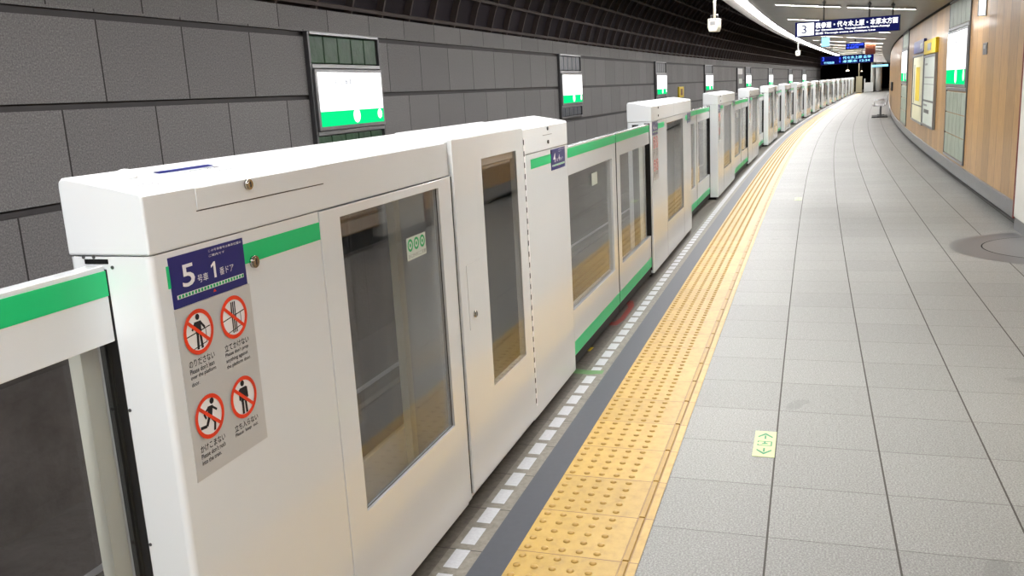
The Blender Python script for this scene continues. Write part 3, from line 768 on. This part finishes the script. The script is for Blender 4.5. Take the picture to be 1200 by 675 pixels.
# ------------------------------------------------------------------ lit station name signs on the tunnel wall
def wall_sign(label, s0, s1, green, grp, side=-1, zt=2.15, low=.30):
    """frame, glass block panels above and below, light box with white field and green band; faces the platform"""
    L = s1-s0
    if side < 0:
        r = thing('station_sign', label, 'station sign', s0, WL, 0, grp, s1); X = lambda x: x; Yf = lambda y: y
    else:
        r = thing('station_sign', label, 'station sign', s0, RW, 0, grp, s1); X = lambda x: -x; Yf = lambda y: y
    def bx(mb, x0, x1, y0, y1, z0, z1, mi=0): mb.box(X(x0), X(x1), y0, y1, z0, z1, mi)
    fr = MB(); z0 = .95 if side < 0 else .27; zT = 2.19 if side < 0 else 2.42
    m0, m1 = (1.18, 1.85) if side < 0 else (1.22, 2.03)
    fd = .05 if side < 0 else .016
    for a, b in ((0, .035), (L-.035, L)): bx(fr, 0, fd, a, b, z0, zT)
    for a, b in ((zT-.03, zT), (m1-.018, m1+.022), (m0-.022, m0+.018), (z0, z0+.03)): bx(fr, 0, fd+.006, .035, L-.035, a, b, 1)
    fr.build('frame', ['alu_dark', 'steel'], r, bevel=.003)
    up = MB(); nb = 5
    for k in range(nb):
        a = .045+(L-.09)*k/nb; b = .045+(L-.09)*(k+1)/nb-.014; bx(up, .003, .03 if side < 0 else .014, a, b, m1+.03, zT-.04)
    up.build('glass_block_panel', green, r, bevel=.01)
    lo = MB()
    for k in range(nb):
        a = .045+(L-.09)*k/nb; b = .045+(L-.09)*(k+1)/nb-.014
        if side < 0: bx(lo, .005, .03, a, b, z0+.04, m0-.03)
        else:
            for q in range(3):
                h = (m0-.03-(z0+.04))/3; bx(lo, .003, .014, a, b, z0+.04+h*q, z0+.04+h*(q+1)-.014)
    lo.build('lower_glass_panel', green if side < 0 else 'block_pale', r, bevel=.01)
    bxm = MB(); bx(bxm, .006, .075 if side < 0 else .030, .04, L-.04, m0+.025, m1-.025); lb = bxm.build('light_box', 'steel', r, bevel=.006)
    f0 = m0+.065; f1 = m1-.06; y0, y1 = .075, L-.075
    if side < 0: fn = lambda x: (lambda a, b: (x, y0+(y1-y0)*a, f0+(f1-f0)*b))
    else: fn = lambda x: (lambda a, b: (-x, y1-(y1-y0)*a, f0+(f1-f0)*b))
    g = MB(); fo = .0765 if side < 0 else .0315; f = fn(fo); g.poly([(0, .28), (1, .28), (1, 1), (0, 1)], f, 0); g.poly([(0, 0), (1, 0), (1, .28), (0, .28)], f, 1)
    f = fn(fo+.001); k = (y1-y0)/(f1-f0)
    g.disc(.54, .17, .055, f, 0, 24, .055*k*1.0); g.disc(.93, .17, .038, f, 0, 24, .038*k)
    g.text('国会議事堂前', .22, .66, .76, .88, f, 2); g.text('Kokkai-gijidomae', .26, .60, .70, .74, f, 2); g.text('C07', .86, .94, .78, .83, f, 2)
    g.build('sign_face', ['sign_white', 'sign_green', 'sign_text'], lb, recalc=False)
    return r
wl = [(8.0, 9.55), (17.0, 18.58), (26.4, 27.98), (34.95, 36.75), (46.0, 47.9), (55.2, 57.3), (66.4, 68.8), (76.5, 79.6)]
for i, (a, b) in enumerate(wl):
    wall_sign('lit green and white station name sign on the tunnel wall, %s from the camera' % (ORD[i] if i else 'nearest'), a, b, 'block_green' if i == 0 else 'block_grey', 'station name signs on the tunnel wall')
wall_sign('lit green and white station name sign on the wood wall nearest the white door', 12.62, 14.66, 'block_pale', 'station name signs on the wood wall', 1)
wall_sign('lit green and white station name sign on the wood wall beyond the posters', 22.7, 25.1, 'block_pale', 'station name signs on the wood wall', 1)
# yellow box and grey panel on the tunnel wall
def wall_box(name, label, cat, s0, s1, z0, z1, dep, mats, l=WL, parts=()):
    r = thing(name, label, cat, s0, l, 0, None, s1); sg = 1 if l < 0 else -1; L = s1-s0
    MB().box(0, sg*dep, 0, L, z0, z1).build('case', mats[0], r, bevel=.006)
    for (nm, a, b, c, d, m) in parts: MB().box(sg*dep, sg*(dep+.004), L*a, L*b, z0+(z1-z0)*c, z0+(z1-z0)*d).build(nm, m, r)
    return r
wall_box('emergency_board', 'narrow yellow board on the tunnel wall right of the third lit sign', 'board', 30.0, 30.8, 1.08, 1.43, .05, ['yellow_paint'], WL, [('lettering_panel', .3, .7, .2, .8, 'orange_paint')])
wall_box('wall_cabinet', 'tall grey framed panel on the tunnel wall left of the fifth lit sign', 'panel', 43.3, 45.0, 1.0, 2.13, .06, ['alu_dark'], WL, [('upper_panel', .08, .92, .74, .97, 'film_grey'), ('poster', .25, .85, .36, .56, 'paper')])
# poster boards and headers on the wood wall
def board(label, s0, s1, z0, z1, sheet, marks, hc=None, hlab=None):
    r = thing('poster_board', label, 'poster board', s0, RW, 0, None, s1); L = s1-s0
    MB().plate([0, L], [z0, z1], [(.04, L-.04, z0+.04, z1-.04)], -.045, -.003).build('frame', 'steel', r, bevel=.003)
    MB().box(-.03, -.012, .04, L-.04, z0+.04, z1-.04).build('poster_sheet', sheet, r)
    g = MB(); f = lambda a, b: (-.0315, L-.06-a*(L-.12), z0+.06+b*(z1-z0-.12))
    for (a0, b0, a1, b1, mi) in marks: g.poly([(a0, b0), (a1, b0), (a1, b1), (a0, b1)], f, mi)
    g.build('print', ['grey_ink', 'alu_dark', 'yellow_paint'], r, recalc=False)
    return r
board('white poster board under the yellow header on the wood wall', 16.06, 18.0, .54, 1.75, 'paper', [(.05, .90, .3, .93, 0), (.0, .6, 1, .61, 0), (.0, .33, 1, .36, 1), (.05, .26, .4, .29, 0), (.1, .15, .6, .21, 1), (.05, .7, .9, .72, 0)])
board('yellowish map board just past the white poster board', 18.06, 20.6, .52, 1.80, 'map_paper', [(.1, .25, .2, .9, 0), (.3, .3, .7, .85, 2), (.0, .22, 1, .24, 1)])
wall_box('header_sign', 'bright yellow header sign above the white poster board', 'sign', 16.05, 17.98, 1.765, 2.0, .05, ['yellow_paint'], RW, [('emblem', .35, .65, .25, .75, 'steel')])
wall_box('header_sign', 'dark blue header sign above the yellowish map board', 'sign', 18.1, 20.3, 1.83, 2.06, .05, ['navy_film'], RW, [('emblem', .1, .3, .3, .7, 'paper')])
wall_box('hose_cabinet', 'slim dark box on the wood wall above the bench', 'box', 32.6, 34.6, .92, 1.2, .05, ['rubber'], RW, [('handle', .45, .55, .3, .7, 'steel')])
wall_box('small_notice', 'small grey notice stuck on the wood panel by the lit sign', 'notice', 11.32, 11.6, 1.62, 1.75, .006, ['alu_dark'], RW, [('print', .2, .8, .5, .8, 'steel')])
r = thing('blade_sign', 'small lit white sign jutting from the top of the wood wall', 'sign', 11.55, 2.3)
MB().box(-.085, 0, -.03, .03, 2.045, 2.37).build('case', 'alu_dark', r, bevel=.004)
MB().box(-.08, -.012, -.033, -.03, 2.05, 2.365).build('sign_face', 'sign_white', r)

# ------------------------------------------------------------------ lights of the place
lsr = MB().sweep([(-.645, cz(-.645)+.025), (-.825, 2.80), (-.825, 2.835), (-.645, 2.835)], SB, SE, 1., closed=True)
ls = lsr.build('strip_light', 'rim_grey'); tag(ls, 'continuous white light strip along the track side of the ceiling', 'light')
MB().sweep([(-.69, 2.75), (-.775, 2.75), (-.79, 2.799), (-.675, 2.788)], SB, SE, 1., closed=True).build('diffuser', 'strip_glow', ls)
protoL = None
k = 0
for j in range(-2, 20):
    s = 16.+4.*j-8.
    if s < -9 or s > 86: continue
    for side, (l0, l1) in enumerate(((-.21, .83), (.91, 1.95))):
        vis = s > 11
        lab = ('%s ceiling tube of the crosswise row ' % ('left' if side == 0 else 'right'))+('%s from the camera' % ORD[int((s-12)/4)] if vis else 'overhead, %s behind the picture edge' % ORD[int((8-s)/4)])
        if protoL is None:
            r = thing('ceiling_lamp', lab, 'lamp', s, l0, cz(l0), 'crosswise ceiling tube lamps'); w_ = 1.04; dz = -.115*w_
            sk = lambda p, t: (t, p[0], p[1]+dz*t/w_)
            MB().prism([(-.035, -.002), (.035, -.002), (.035, -.03), (.028, -.03), (.028, -.008), (-.028, -.008), (-.028, -.03), (-.035, -.03)], 0, w_, sk).build('housing', 'rim_grey', r)
            MB().prism([(-.027, -.027), (.027, -.027), (.027, -.021), (-.027, -.021)], .02, w_-.02, sk).build('tube', 'tube_light', r)
            for a in (0, w_-.02): MB().prism([(-.03, -.031), (.03, -.031), (.03, -.003), (-.03, -.003)], a, a+.02, sk).build('end_cap', 'rim_grey', r)
            protoL = r
        else:
            r = copy_tree(protoL); place(r, s, l0, cz(l0)); tag(r, lab, 'lamp', 'crosswise ceiling tube lamps')

# ------------------------------------------------------------------ hanging signs
def hang(name, label, s, l0, l1, z0, z1, th, rods, mats):
    r = thing(name, label, 'sign', s, l0); W = l1-l0
    MB().box(0, W, 0, th, z0, z1).build('case', mats, r, bevel=.004)
    for a in rods:
        zc = cz(l0+a)
        MB().cyl((a, th/2, z1-.002), (a, th/2, zc), .013, 12).cyl((a, th/2, zc-.05), (a, th/2, zc-.02), .03, 12).build('hanger_rod', 'alu_dark', r)
    return r, W
r, W = hang('platform_sign', 'long dark blue hanging sign with platform number 3 in a white box', 15.0, .142, 1.66, 2.094, 2.325, .10, (.43, 1.08, 1.41), 'alu_dark')
g = MB(); h0, h1 = 2.100, 2.319
f = lambda a, b: (a*W, -.001, h0+(h1-h0)*b); f2 = lambda a, b: (a*W, -.002, h0+(h1-h0)*b); f3 = lambda a, b: (a*W, -.003, h0+(h1-h0)*b)
g.poly([(.01, 0), (.99, 0), (.99, 1), (.01, 1)], f, 0); g.poly([(.03, .08), (.19, .08), (.19, .92), (.03, .92)], f2, 1)
g.text('3', .07, .12, .2, .78, f3, 2); g.text('表参道・代々木上原・本厚木方面', .205, .975, .50, .90, f3, 1)
g.text('for Omotesando, Yoyogi-uehara, Hon-Atsugi', .205, .90, .28, .44, f3, 1); g.text('直通 Through trains to Odakyu Line', .205, .77, .07, .23, f3, 1)
g.build('sign_face', ['sign_navy', 'sign_glyph', 'sign_navy'], r, recalc=False)
r, W = hang('departure_display', 'dark blue electronic departure board hanging near the far platform end', 38., -.27, 1.66, 1.94, 2.28, .16, (.4, 1.5), 'dark_gap')
g = MB(); f = lambda a, b: (a*W, -.002, 1.96+.30*b); f3 = lambda a, b: (a*W, -.004, 1.96+.30*b)
g.poly([(.0, 0), (1, 0), (1, 1), (.0, 1)], f, 0); g.text('2', .03, .07, .5, .95, f3, 1); g.text('千代田線', .06, .26, .06, .36, f3, 2)
g.text('↕', .35, .385, .15, .85, f3, 1); g.text('代々木上原 各停', .42, .95, .56, .92, f3, 2); g.text('本厚木 12:34', .42, .93, .1, .46, f3, 2)
g.build('display_face', ['led_panel', 'led_blue', 'led_cyan'], r, recalc=False)
r, W = hang('departure_display', 'small blue lit display hanging below the crosswise tubes', 30., .86, 1.40, 2.27, 2.45, .1, (.27,), 'dark_gap')
g = MB(); f = lambda a, b: (a*W, -.002, 2.285+.15*b); f3 = lambda a, b: (a*W, -.004, 2.285+.15*b)
g.poly([(0, 0), (1, 0), (1, 1), (0, 1)], f, 0); g.text('千代田線', .05, .95, .55, .95, f3, 1); g.text('有楽町線', .05, .7, .05, .45, f3, 1); g.build('display_face', ['led_panel', 'led_blue'], r, recalc=False)
r, W = hang('exit_sign', 'pale blue lit sign hanging under the number 3 sign', 26., .32, .52, 2.27, 2.52, .08, (.1,), 'alu_dark')
g = MB(); f = lambda a, b: (a*W, -.002, 2.28+.23*b); g.poly([(0, 0), (1, 0), (1, 1), (0, 1)], f, 0); g.build('sign_face', ['led_cyan'], r, recalc=False)
r, W = hang('exit_sign', 'brown and orange sign hanging beside the wood wall', 32., 1.42, 1.72, 2.13, 2.46, .08, (.15,), 'orange_paint')
MB().box(.03, W-.03, -.004, 0, 2.16, 2.3).build('sign_face', 'maroon', r)
r, W = hang('exit_sign', 'wide pale lit sign at the far platform end', 72., 1.0, 2.1, 2.02, 2.22, .1, (.3, .9), 'alu_dark')
MB().box(.0, W, -.004, 0, 2.04, 2.18).build('sign_face', 'led_cyan', r)

# white camera boxes hung on poles along the ceiling rim
def cam_box(label, s, l, zb, proto=None):
    if proto: c = copy_tree(proto); place(c, s, l, zb, turn=-.1); return tag(c, label, 'camera', 'camera boxes hung over the gates')
    r = thing('camera_box', label, 'camera', s, l, zb, 'camera boxes hung over the gates', turn=-.15)
    b = MB().prism([(-.075, .0), (-.055, -.06), (.055, -.06), (.075, 0), (.075, .12), (-.075, .12)], 0, .19, lambda p, t: (p[0], t, p[1]))
    b.build('housing', 'cream_plastic', r, bevel=.01)
    MB().box(-.035, .035, -.004, .0, .03, .08).build('lens_window', 'grey_ink', r)
    q = MB()
    for x in (-.04, 0, .04): q.cyl((x, -.003, .105), (x, .0, .105), .008, 10)
    q.build('screw', 'alu_dark', r)
    MB().cyl((-.05, .1, .12), (-.05, .1, .17), .006, 8).cyl((.05, .1, .12), (.05, .1, .17), .006, 8).cyl((-.05, .1, .17), (.05, .1, .17), .006, 8).build('bracket', 'steel', r)
    MB().cyl((0, .1, .12), (0, .1, 2.80-zb), .021, 14).build('pole', 'cream_plastic', r)
    return r
cb = cam_box('larger white camera box hanging on a pole, nearer the camera', 13.3, -.905, 2.245)
cam_box('smaller white camera box hanging farther along the light strip', 35.5, -.95, 2.37, cb)

# ------------------------------------------------------------------ bench by the wood wall
r = thing('bench', 'grey metal bench of four seats against the wood wall far along', 'bench', 33.9, 1.75, 0, None, 36.2)
MB().box(.18, .24, .1, 2.2, .34, .40).build('beam', 'alu_dark', r)
for y in (.45, 1.85): MB().box(.18, .24, y, y+.06, .02, .36).box(.10, .34, y-.03, y+.09, .02, .045).build('leg', 'alu_dark', r)
MB().box(-.08, .44, .25, 2.1, 0, .022).build('dark_plate', 'rubber', r)  # flat dark plate on the floor under the seats
for k in range(4):
    y0 = .12+k*.53
    q = MB().prism([(-.06, .46), (-.02, .43), (.30, .41), (.36, .45), (.44, .80), (.455, .80), (.38, .43), (.31, .385), (-.02, .405), (-.07, .45)], y0, y0+.46, lambda p, t: (p[0], t, p[1]))
    q.build('seat', 'seat_steel', r, bevel=.006)
for k in range(3):
    y0 = .10+k*.8; MB().cyl((0, y0, .42), (0, y0, .60), .012, 8).cyl((0, y0, .60), (.32, y0, .60), .012, 8).cyl((.32, y0, .6), (.32, y0, .42), .012, 8).build('armrest', 'seat_steel', r)

# ------------------------------------------------------------------ far end of the platform
r = thing('end_cabinet', 'beige box standing where the row of gates ends', 'cabinet', 86.4, -.60)
MB().box(0, .5, 0, .6, .03, 1.42).build('case', 'beige_paint', r, bevel=.01); MB().box(.05, .45, .05, .55, 0, .03).build('plinth', 'dark_gap', r); MB().box(.06, .44, -.012, 0, .2, 1.3).build('door', 'beige_paint', r, bevel=.004)
MB().cyl((.22, .3, 1.42), (.22, .3, 2.7), .035, 10).build('pole', 'beige_paint', r)
r = thing('end_fence', 'low white barrier beside the beige box', 'barrier', 87., .05)
MB().box(0, .10, 0, .3, 0, 1.2).build('post', 'white_paint', r, bevel=.01); MB().box(.10, .75, .1, .16, .05, .85).build('panel', 'white_paint', r)
for lab, a, rr in (('slim grey column at the far platform end', .72, .16), ('thick white column at the far platform end', 1.22, .27)):
    r = thing('column', lab, 'column', 88., a); MB().cyl((0, 0, 0), (0, 0, cz(a)), rr, 28).build('shaft', 'column_white', r); MB().cyl((0, 0, 0), (0, 0, .12), rr+.02, 28).build('base', 'steel', r)
for lab, s, l, z, rr in (('warm lamp glowing in the dark tunnel beyond the gates', 99., -1.9, 2.0, .16), ('small white lamp in the dark tunnel beyond the gates', 100., -.6, 1.9, .08)):
    r = thing('tunnel_lamp', lab, 'lamp', s, l, z); MB().dome((0, 0, 0), rr, rr*.8, 14).build('globe', 'spot_warm', r); MB().cyl((0, 0, rr*.7), (0, 0, VZ+math.sqrt(VR**2-(l-VC)**2)-z-.095), .02, 8).build('rod', 'alu_dark', r)

# ------------------------------------------------------------------ camera, world, colour
cam = bpy.data.cameras.new('camera'); co = bpy.data.objects.new('camera', cam); COL.objects.link(co); SC.camera = co
p, yw, ro = (math.radians(a) for a in (-12.25418, -18.6425, -3.14066))
Fv = Vector((math.sin(yw)*math.cos(p), math.cos(yw)*math.cos(p), math.sin(p)))
R = Vector((math.cos(yw), -math.sin(yw), 0)); U = R.cross(Fv)
R2 = R*math.cos(ro)+U*math.sin(ro); U2 = -R*math.sin(ro)+U*math.cos(ro)
mt = Matrix((R2, U2, -Fv)).transposed().to_4x4(); mt.translation = Vector((.4833, 0, 1.46294)); co.matrix_world = mt
cam.sensor_width = 36; cam.lens = 1040.146/1200*36; cam.clip_start = .02; cam.clip_end = 300
wd = bpy.data.worlds.new('world'); SC.world = wd; wd.use_nodes = True
wd.node_tree.nodes['Background'].inputs[0].default_value = (.5, .5, .52, 1); wd.node_tree.nodes['Background'].inputs[1].default_value = .02
vs = SC.view_settings; vs.view_transform = 'Standard'; vs.look = 'None'; vs.gamma = 1; vs.exposure = .46; vs.use_curve_mapping = False
cy = SC.cycles; cy.use_denoising = True; cy.max_bounces = 7; cy.transparent_max_bounces = 24; cy.diffuse_bounces = 4; cy.glossy_bounces = 4
cy.sample_clamp_indirect = 4; cy.caustics_reflective = False; cy.caustics_refractive = False
try: cy.use_light_tree = True
except Exception: pass
